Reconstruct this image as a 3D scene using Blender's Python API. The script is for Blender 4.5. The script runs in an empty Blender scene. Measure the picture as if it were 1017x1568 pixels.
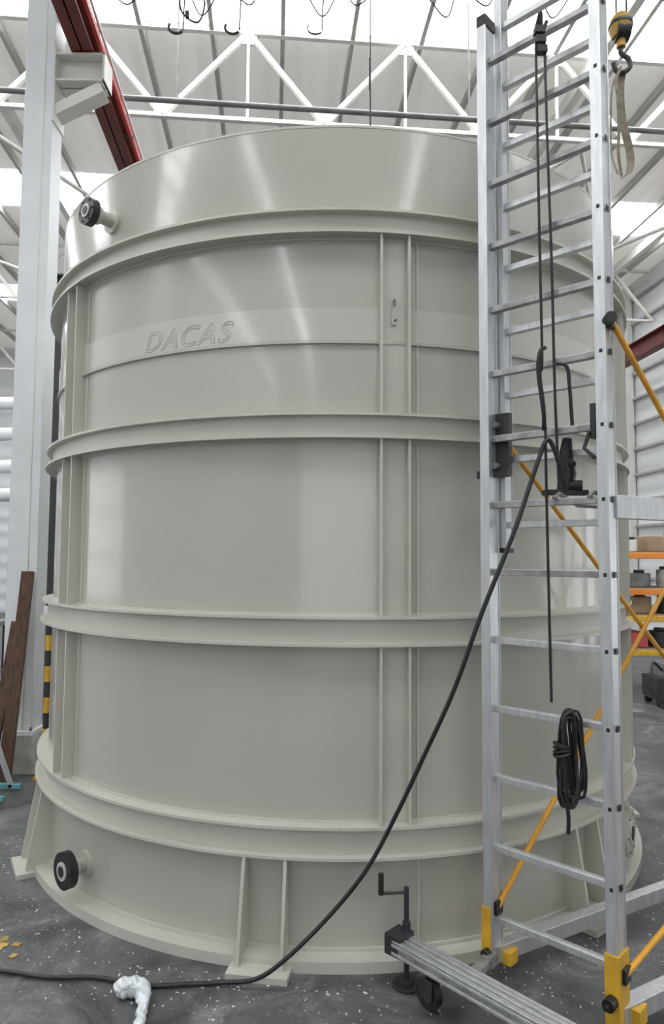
import bpy, math, random
from mathutils import Vector, Matrix
random.seed(7)
scn=bpy.context.scene
scn.view_settings.view_transform='Standard'
scn.view_settings.look='None'
scn.view_settings.exposure=0.22

# ------------------------------------------------------------------ materials
def mat(name,col,rough=.5,metal=0,bump=None,var=0,varscale=4,coat=0,emit=None,spec=.5,stretch=None):
    m=bpy.data.materials.new(name); m.use_nodes=True
    nt=m.node_tree; b=nt.nodes['Principled BSDF']
    b.inputs['Base Color'].default_value=(*col,1)
    b.inputs['Roughness'].default_value=rough
    b.inputs['Metallic'].default_value=metal
    b.inputs['Specular IOR Level'].default_value=spec
    b.inputs['Coat Weight'].default_value=coat
    b.inputs['Coat Roughness'].default_value=.09
    if emit:
        b.inputs['Emission Color'].default_value=(*emit[0],1); b.inputs['Emission Strength'].default_value=emit[1]
    tc=nt.nodes.new('ShaderNodeTexCoord'); mp=nt.nodes.new('ShaderNodeMapping')
    nt.links.new(tc.outputs['Object'],mp.inputs['Vector'])
    if stretch: mp.inputs['Scale'].default_value=stretch
    if var:
        n=nt.nodes.new('ShaderNodeTexNoise'); n.inputs['Scale'].default_value=varscale; n.inputs['Detail'].default_value=6
        nt.links.new(mp.outputs[0],n.inputs['Vector'])
        r=nt.nodes.new('ShaderNodeValToRGB')
        r.color_ramp.elements[0].position=.3; r.color_ramp.elements[1].position=.7
        r.color_ramp.elements[0].color=(*[max(0,c*(1-var)) for c in col],1)
        r.color_ramp.elements[1].color=(*[min(1,c*(1+var)) for c in col],1)
        nt.links.new(n.outputs['Fac'],r.inputs['Fac']); nt.links.new(r.outputs[0],b.inputs['Base Color'])
    if bump:
        n=nt.nodes.new('ShaderNodeTexNoise'); n.inputs['Scale'].default_value=bump[0]; n.inputs['Detail'].default_value=3
        nt.links.new(mp.outputs[0],n.inputs['Vector'])
        bp=nt.nodes.new('ShaderNodeBump'); bp.inputs['Strength'].default_value=bump[1]; bp.inputs['Distance'].default_value=bump[2]
        nt.links.new(n.outputs['Fac'],bp.inputs['Height']); nt.links.new(bp.outputs[0],b.inputs['Normal'])
    return m
TANK=mat('tank_paint',(.43,.422,.372),rough=.22,var=.04,varscale=1.4,bump=(1.3,.5,.022),stretch=(1,1,.35),coat=.55)
STRIP=mat('tank_strip_sky_sheen',(.50,.49,.44),rough=.15,bump=(1.3,.5,.022),stretch=(1,1,.35),coat=.8)  # lighter colour paints the sky's reflection into the raised band
TANKE=mat('tank_plate_highlight_paint',(.50,.49,.435),rough=.32,var=.05,varscale=3)  # plate paint lightened to put the ring edge highlights into its colour
BLK=mat('black_rubber',(.012,.012,.013),rough=.45,var=.3,varscale=20)
PVC=mat('grey_pvc',(.45,.45,.43),rough=.4,var=.05)
ALU=mat('aluminium',(.58,.59,.60),rough=.42,metal=.7,var=.12,varscale=14,stretch=(3,3,.5))
ALUD=mat('aluminium_worn',(.33,.33,.33),rough=.5,metal=.6,var=.35,varscale=18)
YEL=mat('yellow_paint',(.62,.36,.03),rough=.5,var=.2,varscale=12)
ORG=mat('orange_tube_paint',(.68,.33,.03),rough=.45,var=.15,varscale=10)
RED=mat('dark_red_paint',(.13,.02,.016),rough=.5,var=.2,varscale=5)
REDB=mat('bright_red_paint',(.45,.04,.03),rough=.5,var=.1)
COLM=mat('white_column_paint',(.68,.70,.71),rough=.45,var=.05,varscale=3)
STL=mat('roof_steel_paint',(.68,.67,.63),rough=.6,var=.08,varscale=4)
PURL=mat('purlin_paint',(.42,.41,.39),rough=.6,var=.1,varscale=4)
STLD=mat('grey_steel',(.20,.20,.20),rough=.5,metal=.3,var=.2,varscale=8)
DRK=mat('dark_steel',(.025,.025,.027),rough=.5,var=.3,varscale=10)
WOOD=mat('weathered_timber',(.10,.055,.035),rough=.8,var=.4,varscale=8,stretch=(6,6,1))
WHT=mat('white_plastic',(.62,.65,.67),rough=.25,var=.15,varscale=25,bump=(30,.8,.01))
CONC=mat('concrete_block',(.42,.41,.39),rough=.9,var=.25,varscale=10,bump=(30,.4,.01))
TUR=mat('turquoise_paint',(.12,.32,.33),rough=.5,var=.1)
SLING=mat('sling_webbing',(.25,.22,.165),rough=.9,var=.25,varscale=30)
ORSH=mat('orange_shelf_paint',(.75,.24,.03),rough=.5,var=.1)
BOXM=mat('cardboard',(.33,.24,.15),rough=.9,var=.2)
PINK=mat('red_crate',(.55,.08,.09),rough=.5,var=.1)

def floor_mat():
    m=bpy.data.materials.new('concrete_floor'); m.use_nodes=True; nt=m.node_tree; b=nt.nodes['Principled BSDF']
    tc=nt.nodes.new('ShaderNodeTexCoord')
    n=nt.nodes.new('ShaderNodeTexNoise'); n.inputs['Scale'].default_value=2.6; n.inputs['Detail'].default_value=14; n.inputs['Roughness'].default_value=.78
    n.inputs['Distortion'].default_value=.8
    nt.links.new(tc.outputs['Object'],n.inputs['Vector'])
    r=nt.nodes.new('ShaderNodeValToRGB'); e=r.color_ramp.elements
    e[0].position=.36; e[0].color=(.035,.036,.039,1); e[1].position=.68; e[1].color=(.25,.25,.255,1)
    k=r.color_ramp.elements.new(.53); k.color=(.105,.106,.11,1)
    nt.links.new(n.outputs['Fac'],r.inputs['Fac'])
    v=nt.nodes.new('ShaderNodeTexNoise'); v.inputs['Scale'].default_value=70; v.inputs['Detail'].default_value=2
    nt.links.new(tc.outputs['Object'],v.inputs['Vector'])
    r2=nt.nodes.new('ShaderNodeValToRGB'); r2.color_ramp.elements[0].position=.66; r2.color_ramp.elements[1].position=.74
    r2.color_ramp.elements[0].color=(0,0,0,1); r2.color_ramp.elements[1].color=(.6,.6,.6,1)
    nt.links.new(v.outputs['Fac'],r2.inputs['Fac'])
    mx=nt.nodes.new('ShaderNodeMixRGB'); mx.inputs['Color2'].default_value=(.4,.4,.4,1)
    nt.links.new(r2.outputs[0],mx.inputs['Fac']); nt.links.new(r.outputs[0],mx.inputs['Color1']); nt.links.new(mx.outputs[0],b.inputs['Base Color'])
    rr=nt.nodes.new('ShaderNodeMapRange'); rr.inputs['To Min'].default_value=.25; rr.inputs['To Max'].default_value=.6
    nt.links.new(n.outputs['Fac'],rr.inputs['Value']); nt.links.new(rr.outputs[0],b.inputs['Roughness'])
    bp=nt.nodes.new('ShaderNodeBump'); bp.inputs['Strength'].default_value=.15; bp.inputs['Distance'].default_value=.01
    nt.links.new(n.outputs['Fac'],bp.inputs['Height']); nt.links.new(bp.outputs[0],b.inputs['Normal'])
    return m
def corr_mat(name,col,axis,period,strength=.6,glow=0):
    m=bpy.data.materials.new(name); m.use_nodes=True; nt=m.node_tree; b=nt.nodes['Principled BSDF']
    b.inputs['Base Color'].default_value=(*col,1); b.inputs['Roughness'].default_value=.55
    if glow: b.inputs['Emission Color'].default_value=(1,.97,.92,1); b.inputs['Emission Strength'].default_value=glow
    tc=nt.nodes.new('ShaderNodeTexCoord'); sp=nt.nodes.new('ShaderNodeSeparateXYZ'); nt.links.new(tc.outputs['Object'],sp.inputs[0])
    mu=nt.nodes.new('ShaderNodeMath'); mu.operation='MULTIPLY'; mu.inputs[1].default_value=2*math.pi/period
    nt.links.new(sp.outputs[axis],mu.inputs[0])
    si=nt.nodes.new('ShaderNodeMath'); si.operation='SINE'; nt.links.new(mu.outputs[0],si.inputs[0])
    bp=nt.nodes.new('ShaderNodeBump'); bp.inputs['Strength'].default_value=strength; bp.inputs['Distance'].default_value=.03
    nt.links.new(si.outputs[0],bp.inputs['Height']); nt.links.new(bp.outputs[0],b.inputs['Normal'])
    return m
FLO=floor_mat()
ROOFM=corr_mat('corrugated_roof_added_glow',(.74,.73,.70),'X',.27,.35,glow=.17)  # opaque roof sheets, with a weak glow added to brighten the ceiling
WALLM=corr_mat('wall_cladding',(.74,.75,.76),'Z',.45)
SKYM=mat('skylight_sheet',(.9,.9,.9),rough=.4,emit=((.95,.98,1),7.0))
WINM=mat('window_daylight',(.9,.9,.9),rough=.4,emit=((.93,.97,1),1.7))

# ------------------------------------------------------------------ mesh builder
class B:
    def __init__(s,name,loc=(0,0,0)):
        s.name=name; s.v=[]; s.f=[]; s.m=[]; s.mats=[]; s.loc=Vector(loc)
    def mi(s,m):
        if m not in s.mats: s.mats.append(m)
        return s.mats.index(m)
    def add(s,vs,fs,m):
        o=len(s.v); s.v+= [Vector(v) for v in vs]; k=s.mi(m)
        for f in fs: s.f.append([o+i for i in f]); s.m.append(k)
    def box(s,c,size,m,R=None):
        c=Vector(c); R=R or Matrix.Identity(3)
        vs=[c+R@Vector((x*size[0]/2,y*size[1]/2,z*size[2]/2)) for x in(-1,1) for y in(-1,1) for z in(-1,1)]
        s.add(vs,[(0,1,3,2),(4,6,7,5),(0,4,5,1),(2,3,7,6),(0,2,6,4),(1,5,7,3)],m)
    def beam(s,p,q,w,h,m,up=(0,0,1)):
        p=Vector(p);q=Vector(q);d=(q-p); L=d.length; d.normalize(); up=Vector(up)
        x=d.cross(up)
        if x.length<1e-4: x=d.cross(Vector((0,1,0)))
        x.normalize(); y=x.cross(d)
        s.box((p+q)/2,(w,L,h),m,Matrix((x,d,y)).transposed())
    def ibeam(s,p,q,w,h,m,t=.012,up=(0,0,1)):
        p=Vector(p);q=Vector(q);d=(q-p).normalized(); up=Vector(up)
        x=d.cross(up); x.normalize(); y=x.cross(d)
        s.beam(p,q,t,h,m,up)
        for k in(-1,1):
            o=y*k*(h/2-t/2); s.beam(p+o,q+o,w,t,m,up)
    def cyl(s,p,q,r0,m,r1=None,seg=24,cap=True):
        s.tube([p,q],None,m,seg,[r0,r0 if r1 is None else r1],cap)
    def tube(s,pts,r,m,seg=10,rs=None,cap=True,closed=False):
        pts=[Vector(p) for p in pts]; n=len(pts); rs=rs or [r]*n
        t=[]
        for i in range(n):
            if closed: d=pts[(i+1)%n]-pts[i-1]
            else: d=pts[min(i+1,n-1)]-pts[max(i-1,0)]
            t.append(d.normalized() if d.length>1e-9 else Vector((0,0,1)))
        a=t[0].cross(Vector((0,0,1)))
        if a.length<.05: a=t[0].cross(Vector((1,0,0)))
        a.normalize(); vs=[]
        for i in range(n):
            a=a-t[i]*a.dot(t[i])
            if a.length<1e-6: a=t[i].orthogonal()
            a.normalize(); b=t[i].cross(a)
            for k in range(seg):
                an=2*math.pi*k/seg; vs.append(pts[i]+(a*math.cos(an)+b*math.sin(an))*rs[i])
        fs=[]
        for i in range(n if closed else n-1):
            j=(i+1)%n
            for k in range(seg):
                l=(k+1)%seg; fs.append((i*seg+k,i*seg+l,j*seg+l,j*seg+k))
        if cap and not closed:
            fs.append(tuple(range(seg-1,-1,-1))); fs.append(tuple((n-1)*seg+k for k in range(seg)))
        s.add(vs,fs,m)
    def ribbon(s,pts,w,t,m,side=(1,0,0),tw=0):
        pts=[Vector(p) for p in pts]; n=len(pts); vs=[]
        for i in range(n):
            d=(pts[min(i+1,n-1)]-pts[max(i-1,0)]).normalized()
            sd=Vector(side); sd=(Matrix.Rotation(tw*i/n,3,d)@(sd-d*sd.dot(d)).normalized()); no=d.cross(sd)
            for a,b in((-1,-1),(1,-1),(1,1),(-1,1)): vs.append(pts[i]+sd*a*w/2+no*b*t/2)
        fs=[(i*4+k,i*4+(k+1)%4,i*4+4+(k+1)%4,i*4+4+k) for i in range(n-1) for k in range(4)]
        fs+=[(3,2,1,0),tuple((n-1)*4+k for k in range(4))]
        s.add(vs,fs,m)
    def annulus(s,c,r0,r1,z0,z1,m,a0=0,a1=360,seg=256):
        full=abs(a1-a0)>=359.9; n=max(2,int(seg*abs(a1-a0)/360)); vs=[]
        N=n if full else n+1
        for i in range(N):
            a=math.radians(a0+(a1-a0)*i/n)
            sx,sy=math.sin(a),-math.cos(a)
            for r,z in((r0,z0),(r1,z0),(r1,z1),(r0,z1)): vs.append((c[0]+r*sx,c[1]+r*sy,z))
        fs=[]
        for i in range(n):
            j=(i+1)%N
            for k in range(4):
                l=(k+1)%4; fs.append((i*4+k,j*4+k,j*4+l,i*4+l))
        if not full: fs+= [(3,2,1,0),((N-1)*4,(N-1)*4+1,(N-1)*4+2,(N-1)*4+3)]
        s.add(vs,fs,m)
    def prism(s,poly,off,m):
        off=Vector(off); n=len(poly); vs=[Vector(p)-off/2 for p in poly]+[Vector(p)+off/2 for p in poly]
        s.add(vs,[tuple(range(n-1,-1,-1)),tuple(range(n,2*n))]+[(i,(i+1)%n,n+(i+1)%n,n+i) for i in range(n)],m)
    def done(s,bevel=0,angle=.6,parent=None,T=None):
        me=bpy.data.meshes.new(s.name); vs=[(T@v if T else v) for v in s.v]
        me.from_pydata([tuple(v) for v in vs],[],s.f)
        for m in s.mats: me.materials.append(m)
        me.polygons.foreach_set('material_index',s.m)
        import bmesh
        bm=bmesh.new(); bm.from_mesh(me); bmesh.ops.recalc_face_normals(bm,faces=bm.faces); bm.to_mesh(me); bm.free()
        me.shade_smooth(); me.set_sharp_from_angle(angle=angle)
        ob=bpy.data.objects.new(s.name,me); scn.collection.objects.link(ob)
        if bevel:
            b=ob.modifiers.new('bevel','BEVEL'); b.width=bevel; b.segments=2; b.limit_method='ANGLE'; b.angle_limit=.7
        if parent: ob.parent=parent
        return ob
def smooth(pts,n=8):
    P=[Vector(p) for p in pts]; P=[P[0]*2-P[1]]+P+[P[-1]*2-P[-2]]; out=[]
    for i in range(1,len(P)-2):
        for k in range(n):
            t=k/n; a,b,c,d=P[i-1],P[i],P[i+1],P[i+2]
            out.append(.5*((2*b)+(c-a)*t+(2*a-5*b+4*c-d)*t*t+(3*b-a-3*c+d)*t**3))
    out.append(P[-2]); return out

# ------------------------------------------------------------------ camera
cam=bpy.data.cameras.new('camera'); co=bpy.data.objects.new('camera',cam); scn.collection.objects.link(co)
cam.sensor_fit='VERTICAL'; cam.sensor_height=24; cam.lens=24*1076.8/1600; cam.clip_end=200; cam.clip_start=.05
M=Matrix.Rotation(math.radians(90)+.0663,4,'X')@Matrix.Rotation(.0064,4,'Z'); M.translation=(0,0,1.65)
co.matrix_world=M; scn.camera=co

# ------------------------------------------------------------------ hall (rotated shell)
HR=Matrix.Rotation(math.radians(5),4,'Z')
def hall(o): o.matrix_world=HR; return o
ZR=7.85
A0,A1,B0,B1=-11,8,-16,21
f=B('floor'); f.box(((A0+A1)/2,(B0+B1)/2,-.05),(A1-A0,B1-B0,.1),FLO); hall(f.done())
r=B('ceiling'); sk=B('roof_skylight')
def rp(a0,a1,b0,b1,sky=False):
    if sky:
        sk.box(((a0+a1)/2,(b0+b1)/2,ZR+.03),(a1-a0,b1-b0,.02),SKYM)
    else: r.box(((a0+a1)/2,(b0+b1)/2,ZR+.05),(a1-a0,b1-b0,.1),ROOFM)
seq=[(-2,-.2,0),(-.2,1.3,1),(1.3,5.8,0),(5.8,7.75,1),(7.75,11.1,0),(11.1,12.3,1),(12.3,16,0),(16,17,1),(17,B1,0)]  # first sky strip is unseen, added to light the tank front from above
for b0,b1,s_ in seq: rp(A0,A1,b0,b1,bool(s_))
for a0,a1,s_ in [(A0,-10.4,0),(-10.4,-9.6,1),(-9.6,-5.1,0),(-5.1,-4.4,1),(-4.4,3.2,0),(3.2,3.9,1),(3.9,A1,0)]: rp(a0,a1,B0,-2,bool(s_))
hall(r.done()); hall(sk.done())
def wall(name,parts):
    w=B(name)
    for c,s_ in parts: w.box(c,s_,WALLM)
    hall(w.done())
def wall_open(name,axis,pos,u0,u1,ops):
    parts=[]; cuts=sorted(ops); cur=u0
    def pc(a,b,z0,z1):
        if b-a<.01 or z1-z0<.01: return
        if axis=='a': parts.append(((pos,(a+b)/2,(z0+z1)/2),(.1,b-a,z1-z0)))
        else: parts.append((((a+b)/2,pos,(z0+z1)/2),(b-a,.1,z1-z0)))
    for ua,ub,za,zb in cuts:
        pc(cur,ua,0,ZR+.1); pc(ua,ub,0,za); pc(ua,ub,zb,ZR+.1); cur=ub
    pc(cur,u1,0,ZR+.1); wall(name,parts)
wall_open('wall_left','a',A0-.05,B0,B1,[(3.5,8,.8,3.4)])
wall_open('wall_right','a',A1+.05,B0,B1,[(1.5,5.5,.4,2.6)])
wall_open('wall_back','b',B1+.05,A0-.1,A1+.1,[])
wall_open('wall_front','b',B0-.05,A0-.1,A1+.1,[(-6,4,0,5)])
def window(name,pos,b0,b1,z0,z1,nb,nz):
    w=B(name); w.box((pos,(b0+b1)/2,(z0+z1)/2),(.02,b1-b0,z1-z0),WINM)
    for i in range(nb+1):
        y=b0+(b1-b0)*i/nb; w.box((pos,y,(z0+z1)/2),(.1,.12,z1-z0),STL)
    for i in range(nz+1):
        z=z0+(z1-z0)*i/nz; w.box((pos,(b0+b1)/2,z),(.1,b1-b0,.12),STL)
    hall(w.done())
window('window_1',A0-.05,3.5,8,.8,3.4,5,3)
window('window_2',A1+.05,1.5,5.5,.4,2.6,4,2)
g=B('wall_girts')
for i in range(13):
    z=.7+i*.56
    g.box((A1-.05,14,z),(.06,13.6,.05),PURL)
for b in(7.5,11,14.5,18): g.box((A1-.1,b,3.9),(.12,.16,7.7),STL)
hall(g.done())

def truss(b):
    t=B('roof_truss'); zt,zb=7.74,6.68
    t.beam((A0+.1,b,zt),(A1-.1,b,zt),.06,.05,STL); t.beam((A0+.1,b,zb),(A1-.1,b,zb),.06,.045,STL)
    step=1.85; a=.55-step*7; i=0
    while a<A1-step:
        if a>A0:
            t.tube([(a,b,zb),(a+step*.52,b,zt)],.038,STL,8); t.tube([(a+step*.52,b,zt),(a+step,b,zb)],.038,STL,8)
            t.beam((a+step*.52,b,zt),(a+step*.52,b,zb),.03,.03,STL,up=(0,1,0))
            t.box((a+step*.52,b,zt-.07),(.2,.02,.14),STL); t.box((a,b,zb+.07),(.2,.02,.14),STL)
        a+=step
    hall(t.done())
for b in(7.7,13.6,19,-3,-9): truss(b)
p=B('roof_purlins')
a=A0+.4
while a<A1:
    p.beam((a,B0+.1,ZR-.07),(a,B1-.1,ZR-.07),.05,.11,PURL); a+=.82
for a in (-8,-3.6,3.8,7):
    p.beam((a,B0+.1,ZR-.25),(a,B1-.1,ZR-.25),.1,.16,STL)
hall(p.done())
p=B('tie_pipe'); p.tube([(A0+.15,6.75,6.22),(A1-.15,6.75,6.22)],.028,STLD,12)
for a in range(-10,8,3): p.cyl((a,6.75,6.22),(a,6.75,7.75),.010,STLD,seg=6)
hall(p.done())
p=B('wind_bracing')
for (a0,b0,a1,b1) in [(-3.6,8,-.5,13.6),(.8,8,3.8,13.6),(3.8,8,.8,13.6),(3.8,8,7,13.6),(7,8,3.8,13.6),(-3.6,13.6,-8,8),(-8,13.6,-3.6,8)]:
    p.tube([(a0,b0,6.75),(a1,b1,6.75)],.03,STL,8)
hall(p.done())

# ------------------------------------------------------------------ crane runway, columns
c=B('crane_runway_beam')
c.ibeam((-1.6,-8,5.92),(-1.6,20.5,5.92),.18,.26,RED)
c.beam((-1.6,-8,6.07),(-1.6,20.5,6.07),.05,.04,STLD)
c.beam((-1.45,-8,5.84),(-1.45,20.5,5.84),.03,.05,REDB)
c.beam((-1.43,-8,5.90),(-1.43,20.5,5.90),.02,.015,COLM)
for i in range(12):
    b=-7+i*2.3; c.beam((-1.6,b,5.84),(-1.43,b,5.84),.03,.03,DRK)
hall(c.done())
c=B('crane_runway_beam'); c.ibeam((6.7,-8,5.5),(6.7,20.5,5.5),.2,.3,RED)
hall(c.done())
def column(x,y,arm=True,z=5.79):
    c=B('steel_column')
    c.beam((x,y,.30),(x,y,ZR-.02),.235,.2,COLM,up=(0,1,0))
    c.beam((x+.045,y-.102,.3),(x+.045,y-.102,ZR-.03),.012,.006,STL,up=(0,1,0))
    c.prism([(x-.20,y,0),(x+.20,y,0),(x+.15,y,.29),(x-.15,y,.29)],(0,.34,0),CONC)
    c.box((x,y,.30),(.29,.29,.024),COLM)
    for dx in(-.12,.12):
        for dy in(-.12,.12): c.cyl((x+dx,y+dy,.3),(x+dx,y+dy,.34),.012,STLD,seg=8)
    if arm:
        zt=z-.01
        c.ibeam((x+.1,y,zt-.12),(x+.53,y,zt-.12),.20,.24,STL,t=.016)
        c.box((x+.52,y,zt-.12),(.02,.2,.24),STL)
        c.beam((x+.1,y,zt-.48),(x+.50,y,zt-.27),.15,.09,STL)
        c.box((x+.12,y,zt-.28),(.02,.22,.62),STL)
        c.ibeam((x+.1,y+.0,zt+.45),(x+.3,y+.0,zt+.45),.12,.12,STL,t=.012)
    return c.done(bevel=.008)
column(-2.42,5.5)
column(-3.3,13.2)
c=B('steel_post'); c.beam((-2.87,7.2,0),(-2.87,7.2,4.6),.14,.14,DRK,up=(0,1,0)); c.box((-2.87,7.2,.01),(.3,.3,.02),DRK); c.box((-2.87,7.2,4.61),(.24,.24,.02),DRK); c.done()
c=B('wall_ducting')
for i,z in enumerate((2.6,3.1,3.7,4.3)):
    yy=10+i*.3
    c.tube(smooth([(-9.5,yy+1,z),(-6,yy+1,z),(-4.7,yy+.8,z),(-4.4,yy+.3,z-.3),(-4.4,yy,0.0)],6),.11,COLM,14)
c.done()

# ------------------------------------------------------------------ tank
TC=(.0313,4.724); R=1.79
def tp(phi,r,z):
    a=math.radians(phi); return Vector((TC[0]+r*math.sin(a),TC[1]-r*math.cos(a),z))
def tdir(phi):
    a=math.radians(phi); return Vector((math.sin(a),-math.cos(a),0)),Vector((math.cos(a),math.sin(a),0))
t=B('storage_tank')
t.annulus(TC,R-.022,R,.02,3.562,TANK)
t.annulus(TC,R-.023,R+.0015,3.553,3.564,TANKE)
t.annulus(TC,0.02,R-.021,.02,.04,TANKE,seg=96)
rings=[(.425,.130),(1.282,.125),(2.156,.110),(3.048,.110)]
for z,h in rings:
    t.annulus(TC,R-.005,1.855,z,z+.012,TANKE)
    t.annulus(TC,R-.005,1.850,z+h-.012,z+h,TANKE)
    t.annulus(TC,R-.002,R+.026,z+.01,z+h-.01,TANKE)
    t.annulus(TC,R-.002,R+.006,z+h,z+h+.010,TANKE); t.annulus(TC,R-.002,R+.006,z-.010,z,TANKE)
t.annulus(TC,R-.01,1.875,0,.045,TANKE)
t.annulus(TC,R-.002,R+.012,.045,.06,TANKE)
t.annulus(TC,R-.002,R+.006,2.59,2.735,STRIP)
t.annulus(TC,R-.002,R+.013,2.576,2.59,TANK)
gaps=[(.555,1.282),(1.407,2.156),(2.266,3.048)]
for pc in (7.4,-49.3,62,118,175,232):
    for z0,z1 in gaps:
        for k in(-1.9,1.9):
            n,tt=tdir(pc+k)
            t.prism([tp(pc+k,R-.004,z0),tp(pc+k,1.844,z0),tp(pc+k,1.844,z1),tp(pc+k,R-.004,z1)],tt*.011,TANKE)
        t.annulus(TC,R-.002,R+.010,z0,z1,TANKE,a0=pc-1.9,a1=pc+1.9)
        t.annulus(TC,R-.002,R+.006,z0,z1,TANKE,a0=pc+3.3,a1=pc+3.6)
t.annulus(TC,R-.002,R+.006,.05,.425,TANKE,a0=10.7,a1=11.0)
for pc in(-9.3,39,-59.5,88,138,-110,-160):
    for k in(-2.7,2.7):
        n,tt=tdir(pc+k)
        t.prism([tp(pc+k,R-.004,.02),tp(pc+k,1.915,.02),tp(pc+k,1.915,.05),tp(pc+k,1.85,.425),tp(pc+k,R-.004,.425)],tt*.014,TANKE)
    n,tt=tdir(pc); Rm=Matrix((tt,n,Vector((0,0,1)))).transposed()
    t.box(tp(pc,1.885,.012),(.25,.15,.024),TANKE,Rm)
def nozzle(phi,z,L,rf,black=True):
    n,tt=tdir(phi); P=lambda d:tp(phi,R+d,z)
    t.cyl(P(-.01),P(.015),.06 if black else .14,TANKE,seg=32)
    t.cyl(P(0),P(L),.032 if black else .09,TANK,seg=32)
    t.cyl(P(L-.05),P(L-.01),.043 if black else .1,TANKE,seg=32)
    m=BLK if black else TANKE
    t.cyl(P(L-.018),P(L+.02),rf,m,seg=40)
    t.cyl(P(L+.02),P(L+.026),rf*.5,PVC if black else TANKE,seg=32)
    t.cyl(P(L+.026),P(L+.028),rf*.3,BLK,seg=24)
    for i in range(6):
        a=i*math.pi/3; o=tt*math.cos(a)*rf*.8+Vector((0,0,1))*math.sin(a)*rf*.8
        t.cyl(P(L+.015)+o,P(L+.024)+o,.005,DRK,seg=6)
nozzle(-39.3,3.315,.13,.066)
nozzle(-41.8,.19,.10,.083)
nozzle(57,.22,.04,.12,False)
n,tt=tdir(7.6)
t.beam(tp(7.4,R+.012,2.66),tp(7.4,R+.012,2.76),.02,.01,TANKE,up=n)
t.tube([tp(7.4,R+.01,2.765),tp(7.4,R+.035,2.765),tp(7.4,R+.035,2.74)],.005,STLD,8)
t.tube([tp(7.4,R+.01,2.68),tp(7.7,R+.03,2.68)],.004,STLD,8)
tank=t.done()
# embossed lettering
fc=bpy.data.curves.new('lt','FONT'); fc.body='DACAS'; fc.size=.135; fc.shear=.35; fc.fill_mode='NONE'; fc.bevel_depth=.0018; fc.space_character=1.1
fo=bpy.data.objects.new('lt',fc); scn.collection.objects.link(fo)
dg=bpy.context.evaluated_depsgraph_get(); me=bpy.data.meshes.new_from_object(fo.evaluated_get(dg))
bpy.data.objects.remove(fo)
xs=[v.co.x for v in me.vertices]; x0,x1=min(xs),max(xs)
LET=mat('lettering_paint',(.43,.42,.375),rough=.25)
for v in me.vertices:
    q=(v.co.x-x0)/(x1-x0); ph=-30.6+q*15.4
    v.co=tp(ph,R+.0065+v.co.z,2.602+v.co.y)
me.materials.clear(); me.materials.append(LET)
lo=bpy.data.objects.new('embossed_lettering',me); scn.collection.objects.link(lo); lo.parent=tank

# ------------------------------------------------------------------ scaffold tower
A=Vector((.65,2.83,0)); Bp=Vector((1.003,2.5,0)); e=(Bp-A).normalized(); nn=Vector((.87,.49,0)).normalized(); nl=Vector((-e.y,e.x,0))
C=A+nn*1.7; D=Bp+nn*1.7
U=Vector((0,0,1))
s=B('scaffold_tower')
Re=Matrix((e,nl,U)).transposed()
def rail(P,z0,z1,m=ALU,w=.034,d=.075):
    s.box(P+U*(z0+z1)/2,(w,d,z1-z0),m,Re)
    s.box(P+U*(z0+z1)/2+nl*(d/2),(w+.008,.006,z1-z0),m,Re); s.box(P+U*(z0+z1)/2-nl*(d/2),(w+.008,.006,z1-z0),m,Re)
zr=[.235+.272*i for i in range(14)]
for P,Q in((A,Bp),(C,D)):
    rail(P,.06,3.93); rail(Q,.06,3.93)
    for z in zr:
        s.beam(P+U*z,Q+U*z,.03,.024,ALUD if P is A and z>1.5 else ALU)
        s.beam(P+U*(z+.013),Q+U*(z+.013),.022,.004,ALU)
    for P2 in(P,Q): s.box(P2+U*3.945,(.044,.083,.05),BLK,Re)
for z in zr:
    s.box(Bp+U*z+e*.022,(.004,.022,.022),BLK,Re)
    s.box(Bp+U*z-nl*.0415+e*.002,(.012,.003,.014),BLK,Re)
A2=A+nl*.082+e*.028; B2=Bp+nl*.082-e*.028
for P in(A2,B2): rail(P,1.69,5.2,ALU,.026,.06)
s.box(A2+U*1.685,(.034,.07,.02),BLK,Re); s.box(B2+U*1.685,(.034,.07,.02),BLK,Re)
for i in range(13):
    z=1.79+.272*i; s.beam(A2+U*z,B2+U*z,.03,.026,ALU)
s.box(A+U*.17-e*.008,(.04,.09,.23),YEL,Re); s.box(Bp+U*.155,(.052,.095,.27),YEL,Re)
s.box(A+U*.085+nn*.05,(.10,.06,.05),YEL,Re); s.box(Bp+U*.07+nn*.06,(.10,.07,.06),YEL,Re)
s.cyl(Bp+U*.14-nl*.045,Bp+U*.14-nl*.085,.022,BLK,seg=16); s.cyl(Bp+U*.14-nl*.045,Bp+U*.14-nl*.105,.01,BLK,seg=10)
s.cyl(A+U*.12-nl*.045,A+U*.12-nl*.075,.016,BLK,seg=16)
s.box(C+U*.17,(.046,.085,.30),YEL,Re); s.box(D+U*.17,(.046,.085,.30),YEL,Re)
s.beam(A+U*.10,C+U*.10,.05,.06,ALU); s.beam(Bp+U*.08,D+U*.08,.06,.06,ALU)
s.beam(C+U*.10,D+U*.08,.05,.05,ALU)
def castor(P,r=.055):
    s.cyl(P+U*.13,P+U*.10,.02,STLD,seg=12)
    s.box(P+U*.10,(.05,.05,.012),STLD,Re)
    s.cyl(P+U*r-nl*.016,P+U*r+nl*.016,r,BLK,seg=24); s.cyl(P+U*r-nl*.018,P+U*r+nl*.018,r*.5,STLD,seg=16)
    for k in(-1,1): s.box(P+U*(r+.022)+nl*k*.024,(.035,.005,.08),DRK,Re)
for P in(C,D): castor(P+U*0)
def brace(P,z0,Q,z1,off=0.03):
    s.tube([P+U*z0+e*off,Q+U*z1+e*off],.0105,ORG,10)
    for X,z in((P,z0),(Q,z1)): s.box(X+U*z+e*off,(.02,.05,.05),BLK,Re)
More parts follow.
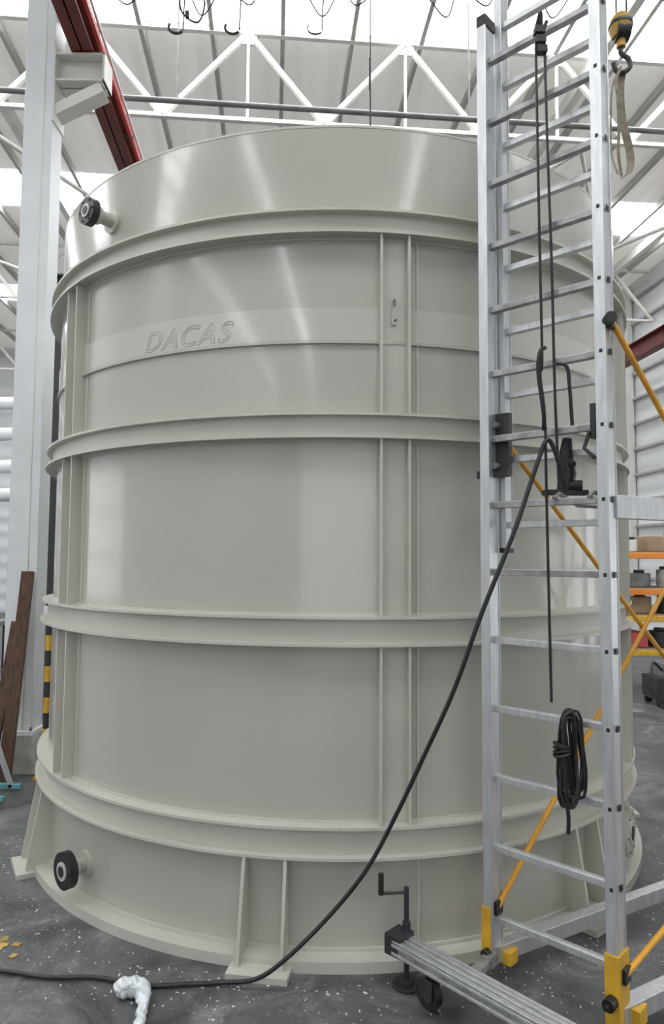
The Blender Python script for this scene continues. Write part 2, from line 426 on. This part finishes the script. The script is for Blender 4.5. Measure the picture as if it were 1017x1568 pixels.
brace(Bp,2.52,D,.62); brace(A,2.23,C,.62,.0); brace(A,.28,C,2.2,.02); brace(Bp,.22,D,1.0)
s.cyl(Bp+U*2.52-nl*.02+e*.02,Bp+U*2.52-nl*.06+e*.05,.022,BLK,seg=16)
Am=A+(Bp-A)*.62; Cm=C+(D-C)*.62
s.beam(Bp+U*1.843+nn*.03,D+U*1.843,.035,.085,ALU)
s.beam(Am+U*1.853+nn*.35,Cm+U*1.853,.025,.05,ALU)
s.prism([Am+U*1.88+nn*.35,Bp+U*1.88+nn*.35-e*.02,D+U*1.88-e*.02,Cm+U*1.88],U*.012,ALUD)
for k in range(4):
    o=nn*(.36+k*.42); s.beam(Am+o+U*1.85,Bp+o+U*1.85,.04,.04,ALU)
for f_ in(.62,.9):
    q=A+(Bp-A)*f_; s.tube([q+nn*.37+U*1.86,q+nn*.1+U*1.86,q+nn*.0+U*1.90,q-nn*.03+U*1.88],.009,ALUD,8)
s.box(A2+U*2.12-nl*.045+e*.012,(.075,.03,.26),DRK,Re)
for z in(2.03,2.2): s.cyl(A2+U*z-nl*.06,A2+U*z-nl*.09,.014,STLD,seg=8)
s.beam(A2+U*2.0-nl*.065-e*.09,A2+U*2.0-nl*.065+e*.05,.03,.03,DRK)
s.box(Bp+U*2.16-e*.04-nl*.01,(.02,.03,.13),DRK,Re); s.tube([Bp+U*2.12-e*.05-nl*.03,Bp+U*2.06-e*.07-nl*.03,Bp+U*2.02-e*.03-nl*.03],.008,DRK,8)
s.tube([A+U*2.43-e*.02,A+U*2.46-e*.035,A+U*2.52-e*.035],.01,BLK,8)
# outrigger beam
O0=Vector((.27,2.76,0)); O1=O0+Vector((.67,-.74,0)).normalized()*1.5; od=(O1-O0).normalized(); ol=Vector((-od.y,od.x,0))
s.beam(O0+U*.165,O1+U*.165,.085,.05,ALUD)
for k,w in((-.035,.02),(-.008,.016),(.02,.016),(.038,.012)):
    s.beam(O0+U*.193+ol*k,O1+U*.193+ol*k,w,.008,ALU)
s.beam(O0+U*.18-ol*.045,O1+U*.18-ol*.045,.004,.012,ALU); s.beam(O0+U*.15-ol*.045,O1+U*.15-ol*.045,.004,.012,ALU)
s.beam(A+U*.10,O0+od*.30+U*.135,.04,.03,ALUD)
s.box(O0+U*.175,(.075,.09,.075),DRK,Re)
def jack(P,top=.37,hd=-1):
    s.cyl(P,P+U*.012,.055,DRK,seg=28); s.cyl(P+U*.012,P+U*.03,.03,DRK,seg=20)
    s.cyl(P+U*.02,P+U*top,.010,DRK,seg=12); s.cyl(P+U*.13,P+U*.24,.016,DRK,seg=14)
    q=P+U*(top-.02); h=q+Vector((hd*.1,-.01,0))
    s.tube([q,h],.006,DRK,8); s.cyl(h-U*.005,h+U*.075,.011,BLK,seg=12)
jack(O0+Vector((.03,.02,0)))
JB=Vector((1.93,3.95,0)); jack(JB,.34,1); s.beam(JB+U*.15,C+U*.12,.05,.04,DRK)
cp=O0+od*.12
s.cyl(cp+U*.14,cp+U*.09,.014,STLD,seg=12)
w=cp+od*.03; s.cyl(w+U*.05-ol*.016,w+U*.05+ol*.016,.05,BLK,seg=28); s.cyl(w+U*.05-ol*.018,w+U*.05+ol*.018,.02,STLD,seg=16)
for k in(-1,1): s.box(w+U*.075+ol*k*.022,(.06,.004,.07),DRK,Matrix((od,ol,U)).transposed())
w=O1-od*.12; s.cyl(w+U*.05-ol*.016,w+U*.05+ol*.016,.05,BLK,seg=28)
for k in(-1,1): s.box(w+U*.085+ol*k*.022,(.06,.004,.10),DRK,Matrix((od,ol,U)).transposed())
s.done(bevel=.002)

# ------------------------------------------------------------------ cables on ladder
h=B('black_hose')
pts=[(.87,2.55,1.90),(.84,2.53,2.0),(.795,2.52,2.09),(.745,2.51,1.98),(.66,2.49,1.75),(.54,2.5,1.45),(.45,2.54,1.18),(.345,2.6,.92),(.25,2.66,.69),(.14,2.7,.47),(0,2.72,.29),(-.16,2.71,.14),(-.28,2.74,.045),(-.42,2.77,.014),(-.56,2.76,.012),(-.71,2.75,.012),(-.91,2.80,.012),(-1.1,2.80,.012),(-1.30,2.84,.012),(-1.6,2.87,.012),(-2.4,2.8,.012)]
h.tube(smooth(pts,8),.0085,BLK,12); h.done()
rp_=B('hanging_rope')
y=2.60
rp_.tube(smooth([(.795,y,3.70),(.797,y,3.3),(.80,y,2.8),(.803,y,2.42),(.795,y,2.35),(.81,y,2.2),(.812,y,1.95),(.815,y,1.6),(.82,y,1.12)],6),.0055,BLK,8)
rp_.tube(smooth([(.83,y,3.72),(.835,y,3.3),(.845,y,2.8),(.85,y,2.3),(.86,y,1.94)],6),.0055,BLK,8)
rp_.tube(smooth([(.815,y,2.46),(.79,y-.02,2.44),(.782,y-.02,2.36),(.80,y-.02,2.2),(.805,y,2.14)],6),.008,BLK,8)
rp_.tube(smooth([(.86,y,2.40),(.89,y-.02,2.38),(.90,y-.02,2.30),(.915,y,2.15)],6),.007,BLK,8)
for k in range(3):
    rp_.box((.81+.004*k,y,3.74-.04*k),(.04,.03,.028),BLK)
rp_.tube(smooth([(.80,y,3.76),(.81,y-.02,3.80),(.82,y,3.74),(.84,y,3.78)],5),.008,BLK,8)
rp_.done()
cb=B('coiled_rope')
for k in range(8):
    cx=.860+random.uniform(-.014,.02); hw=random.uniform(.018,.040); z0=.79+random.uniform(-.03,.05); z1=1.10+random.uniform(-.02,.01)
    loop=[]; ph=random.uniform(-.02,.02)
    for i in range(28):
        a=2*math.pi*i/28; xx=math.copysign(abs(math.cos(a))**.6,math.cos(a)); zz=math.copysign(abs(math.sin(a))**.8,math.sin(a))
        loop.append((cx+hw*xx+ph*zz+random.uniform(-.002,.002),2.52+.02*math.sin(a+k)+k*.004-.01,(z0+z1)/2+(z1-z0)/2*zz))
    cb.tube(loop,.0058,BLK,7,closed=True)
for k in range(4):
    zz=.955+k*.010; loop=[(.83+.026*math.cos(a*.2618),2.52+.03*math.sin(a*.2618),zz+.008*math.cos(a*.26+k)) for a in range(24)]
    cb.tube(loop,.006,BLK,7,closed=True)
cb.tube(smooth([(.84,2.52,.82),(.846,2.51,.74),(.844,2.51,.68)],5),.007,BLK,8)
cb.done()
pt=B('power_tool')
pt.box((.905,2.665,1.908),(.17,.05,.02),DRK); pt.tube([(.905,2.67,1.915),(.915,2.665,1.98),(.91,2.66,2.06),(.915,2.66,2.12)],None,BLK,14,rs=[.03,.034,.026,.018])
pt.cyl((.91,2.66,1.935),(.965,2.64,1.935),.02,BLK); pt.cyl((.92,2.64,2.03),(.92,2.61,2.01),.012,DRK); pt.done(bevel=.003)

# ------------------------------------------------------------------ crane hook with sling
k=B('crane_hook')
x,y=1.395,3.2; dz=-.05
k.cyl((x-.02,y,7.7),(x-.02,y,4.33+dz),.005,DRK,seg=8); k.cyl((x+.03,y,7.7),(x+.03,y,4.33+dz),.005,DRK,seg=8)
HOK=mat('hook_yellow_paint',(.40,.23,.03),rough=.5,var=.3,varscale=15)
k.tube([(x,y,4.355+dz),(x,y,4.33+dz),(x,y,4.28+dz),(x,y,4.24+dz)],None,HOK,20,rs=[.03,.05,.055,.04])
k.tube([(x,y,4.31+dz),(x,y,4.295+dz)],None,BLK,20,rs=[.056,.058])
k.cyl((x-.03,y,4.27+dz),(x+.035,y,4.27+dz),.05,BLK,seg=24)
k.cyl((x,y,4.24+dz),(x,y,4.19+dz),.022,HOK,seg=16)
hk=[(x,y,4.19),(x+.0,y,4.16),(x+.035,y,4.13),(x+.04,y,4.09),(x+.01,y,4.065),(x-.025,y,4.07),(x-.04,y,4.11)]
k.tube(smooth([(a,b,c_+dz) for a,b,c_ in hk],6),.012,DRK,10)
k.done()
sl=B('lifting_sling')
sl.ribbon(smooth([(x-.01,y-.015,4.03),(x-.035,y-.02,3.96),(x-.03,y-.02,3.86),(x-.02,y,3.72),(x-.025,y,3.60),(x-.012,y,3.49)]),.014,.004,SLING,tw=.8)
sl.ribbon(smooth([(x+.01,y+.015,4.03),(x+.0,y+.02,3.94),(x+.01,y+.03,3.8),(x+.045,y+.03,3.62),(x+.03,y+.01,3.52),(x-.005,y,3.485)]),.036,.004,SLING,tw=1.2)
sl.ribbon(smooth([(x-.01,y+.02,4.03),(x-.04,y+.02,3.94),(x-.045,y+.03,3.8),(x-.045,y+.03,3.62),(x-.03,y,3.50)]),.008,.004,SLING,tw=.4)
sl.done()

# overhead cables
oc=B('overhead_festoon_cable')
P=[]
for i in range(20):
    aa=-1.75+i*.30; P.append((aa,5.0,6.0)); P.append((aa+.16+.05*math.sin(i*5),5.0,5.86+.10*math.sin(i*2.1)))
oc.tube(smooth(P,6),.006,DRK,8)
for cx in(-1.21,-.78,-.15):
    oc.tube([(cx+.06*math.cos(a),5.0,5.68+.05*math.sin(a)) for a in [math.radians(150+i*12) for i in range(15)]],.010 if cx<-.5 else .006,DRK,8)
    oc.cyl((cx+.05,5.0,5.66),(cx+.06,5.0,5.98),.006,DRK,seg=8)
oc.tube(smooth([(-1.2,5,5.98),(-1.17,5,5.8),(-1.05,5,5.72),(-1.0,5,5.85),(-1.02,5,5.98)],6),.008,DRK,8)
oc.box((-1.13,5.0,5.78),(.03,.03,.05),DRK)
oc.tube([(-1.8,5.0,6.01),(4.5,5.0,6.01)],.006,STLD,8)
oc.cyl((-1.75,5,6.0),(-1.75,5,7.8),.006,STLD,seg=8); oc.cyl((4.4,5,6.0),(4.4,5,7.8),.006,STLD,seg=8)
oc.done()
dc=B('drop_cable'); dc.tube([(.32,6.0,7.8),(.325,6,5.5),(.32,6,3.9)],.007,BLK,8); dc.tube([(.32,6,6.2),(.32,6,5.9)],.011,BLK,8)
dc.tube(smooth([(.9,5.2,7.8),(.75,5.2,6.9),(.85,5.2,6.3),(1.15,5.2,6.15),(1.3,5.2,6.6),(1.2,5.2,7.8)],6),.006,DRK,6); dc.done()

# ------------------------------------------------------------------ left ground items
q=B('safety_post'); q.box((-2.13,5.25,.01),(.12,.12,.02),YEL)
for i in range(10): q.cyl((-2.13,5.25,.02+i*.115),(-2.13,5.25,.02+(i+1)*.115),.024,YEL if i%2==0 else DRK,seg=16)
q.box((-2.12,5.25,1.21),(.09,.06,.12),COLM); q.done()
q=B('timber_plank'); q.beam((-2.36,5.10,.02),(-2.335,5.32,1.53),.09,.04,WOOD,up=(.1,-1,0)); q.beam((-2.47,5.08,.02),(-2.40,5.30,1.15),.07,.035,WOOD,up=(.1,-1,0)); q.done(bevel=.004)
q=B('aluminium_trestle')
for yy in(4.72,4.98):
    q.beam((-2.65,yy,.02),(-2.45,yy,.55),.03,.03,ALU); q.beam((-2.25,yy,.02),(-2.45,yy,.55),.03,.03,ALU)
    q.beam((-2.65,yy,.03),(-2.18,yy,.03),.03,.03,TUR)
q.beam((-2.45,4.68,.57),(-2.45,5.02,.57),.06,.04,ALU); q.beam((-2.6,4.72,.2),(-2.6,4.98,.2),.03,.03,ALU); q.done(bevel=.003)
q=B('control_cabinet'); q.box((-3.35,7.9,.75),(.5,.4,1.4),COLM); q.box((-3.35,7.69,.8),(.42,.02,1.1),STL); q.box((-3.2,7.67,.8),(.03,.03,.12),DRK); q.box((-3.35,7.9,.025),(.54,.44,.05),DRK); q.done(bevel=.01)
q=B('workbench'); q.box((-5.0,8.2,.85),(2.2,.8,.05),STLD)
for dx in(-1,1):
    for dy in(-.35,.35): q.box((-5.0+dx,8.2+dy,.41),(.06,.06,.83),DRK)
q.box((-5.0,8.2,.25),(2.0,.7,.03),STLD); q.box((-4.6,8.2,1.05),(.5,.4,.34),BOXM); q.box((-4.2,8.2,.95),(.25,.3,.14),PINK); q.done(bevel=.005)

q=B('crumpled_plastic_bag')
P=smooth([(-.80,2.70,.02),(-.775,2.70,.035),(-.74,2.70,.04),(-.70,2.69,.036),(-.68,2.64,.028),(-.67,2.58,.024),(-.66,2.52,.02),(-.66,2.46,.015)],6)
rs=[]
for i in range(len(P)):
    u_=i/(len(P)-1); rs.append((.034 if u_<.4 else .034-.016*min(1,(u_-.4)/.25))*min(1,.3+u_*8)*min(1,.35+(1-u_)*8)*(1+.12*math.sin(i*1.1)))
q.tube(P,None,WHT,20,rs=rs)
bo=q.done(angle=3)
for v in bo.data.vertices: v.co.z=max(.002,v.co.z)
sd=bo.modifiers.new('sub','SUBSURF'); sd.levels=2; sd.render_levels=2
dm=bo.modifiers.new('crumple','DISPLACE'); tx=bpy.data.textures.new('crumple','CLOUDS'); tx.noise_scale=.03; dm.texture=tx; dm.strength=.02
q=B('floor_debris')
for i in range(900):
    if i<560: a=math.radians(random.uniform(-75,80)); rr=1.93+abs(random.gauss(0,.2)); x_,y_=TC[0]+rr*math.sin(a),TC[1]-rr*math.cos(a)
    else: x_,y_=random.uniform(-2.6,2.4),random.uniform(1.6,3.2)
    if (x_-TC[0])**2+(y_-TC[1])**2<1.9**2: continue
    sz=random.uniform(.0015,.006); R_=Matrix.Rotation(random.uniform(0,3.1),3,'Z')
    q.box((x_,y_,.002),(sz*random.uniform(1,3),sz,.003),random.choice([TANKE,STL,CONC,CONC]),R_)
q.done()
q=B('floor_paint_mark')
MUST=mat('worn_floor_paint',(.35,.24,.06),rough=.7,var=.4,varscale=20)
for k_ in range(9):
    q.box((-1.36+random.uniform(-.06,.06),3.0+random.uniform(-.12,.1),.0015+.0002*k_),(random.uniform(.01,.04),random.uniform(.015,.05),.002),MUST,Matrix.Rotation(random.uniform(-.4,.4),3,'Z'))
q.done()

# ------------------------------------------------------------------ right background
q=B('pallet_rack')
X0,X1,Y0,Y1=3.62,6.6,8.6,9.5
for xx in(X0,X1):
    for yy in(Y0,Y1): q.box((xx,yy,1.15),(.08,.07,2.3),STLD)
    for z in(.3,.9,1.5,2.1): q.beam((xx,Y0,z),(xx,Y1,z+.25),.03,.03,STLD)
for z in(.50,.92,1.25,1.70):
    m_=ORSH if z>1 else YEL
    for yy in(Y0,Y1): q.beam((X0,yy,z),(X1,yy,z),.05,.07,m_)
    q.box(((X0+X1)/2,(Y0+Y1)/2,z+.04),(X1-X0,Y1-Y0,.02),BOXM)
for z in(.552,.972,1.302,1.752):
    xx=X0+.15
    while xx<X1-.3:
        w_=random.uniform(.15,.35); hh=random.uniform(.12,.26); m_=random.choice([BOXM,STLD,DRK,CONC,COLM,DRK])
        if .5<z<.6: m_=random.choice([PINK,PINK,DRK])
        if random.random()<.5: q.box((xx+w_/2,Y0+.3,z+hh/2+.005),(w_,.4,hh),m_)
        else: q.cyl((xx+w_/2,Y0+.25,z+.005),(xx+w_/2,Y0+.25,z+hh),w_*.42,m_,seg=16); q.cyl((xx+w_/2,Y0+.25,z+hh),(xx+w_/2,Y0+.25,z+hh+.04),w_*.2,DRK,seg=12)
        xx+=w_+.05
q.done(bevel=.006)
q=B('floor_machine'); q.box((4.1,8.0,.2),(.9,.4,.25),DRK); q.box((3.9,8.0,.4),(.3,.3,.16),STLD); q.cyl((4.3,7.85,.36),(4.3,8.15,.36),.12,DRK)
for dx in(-.4,.4):
    for dy in(-.15,.15): q.cyl((4.1+dx,8+dy-.02,.045),(4.1+dx,8+dy+.02,.045),.045,BLK,seg=14)
q.tube(smooth([(3.75,7.9,.4),(3.6,7.8,.5),(3.55,7.7,.3),(3.65,7.6,.02),(4.2,7.5,.02)],6),.015,BLK,8); q.done(bevel=.008)

# ------------------------------------------------------------------ world
w=bpy.data.worlds.new('world'); scn.world=w; w.use_nodes=True
w.node_tree.nodes['Background'].inputs[0].default_value=(.93,.97,1,1); w.node_tree.nodes['Background'].inputs[1].default_value=2.0
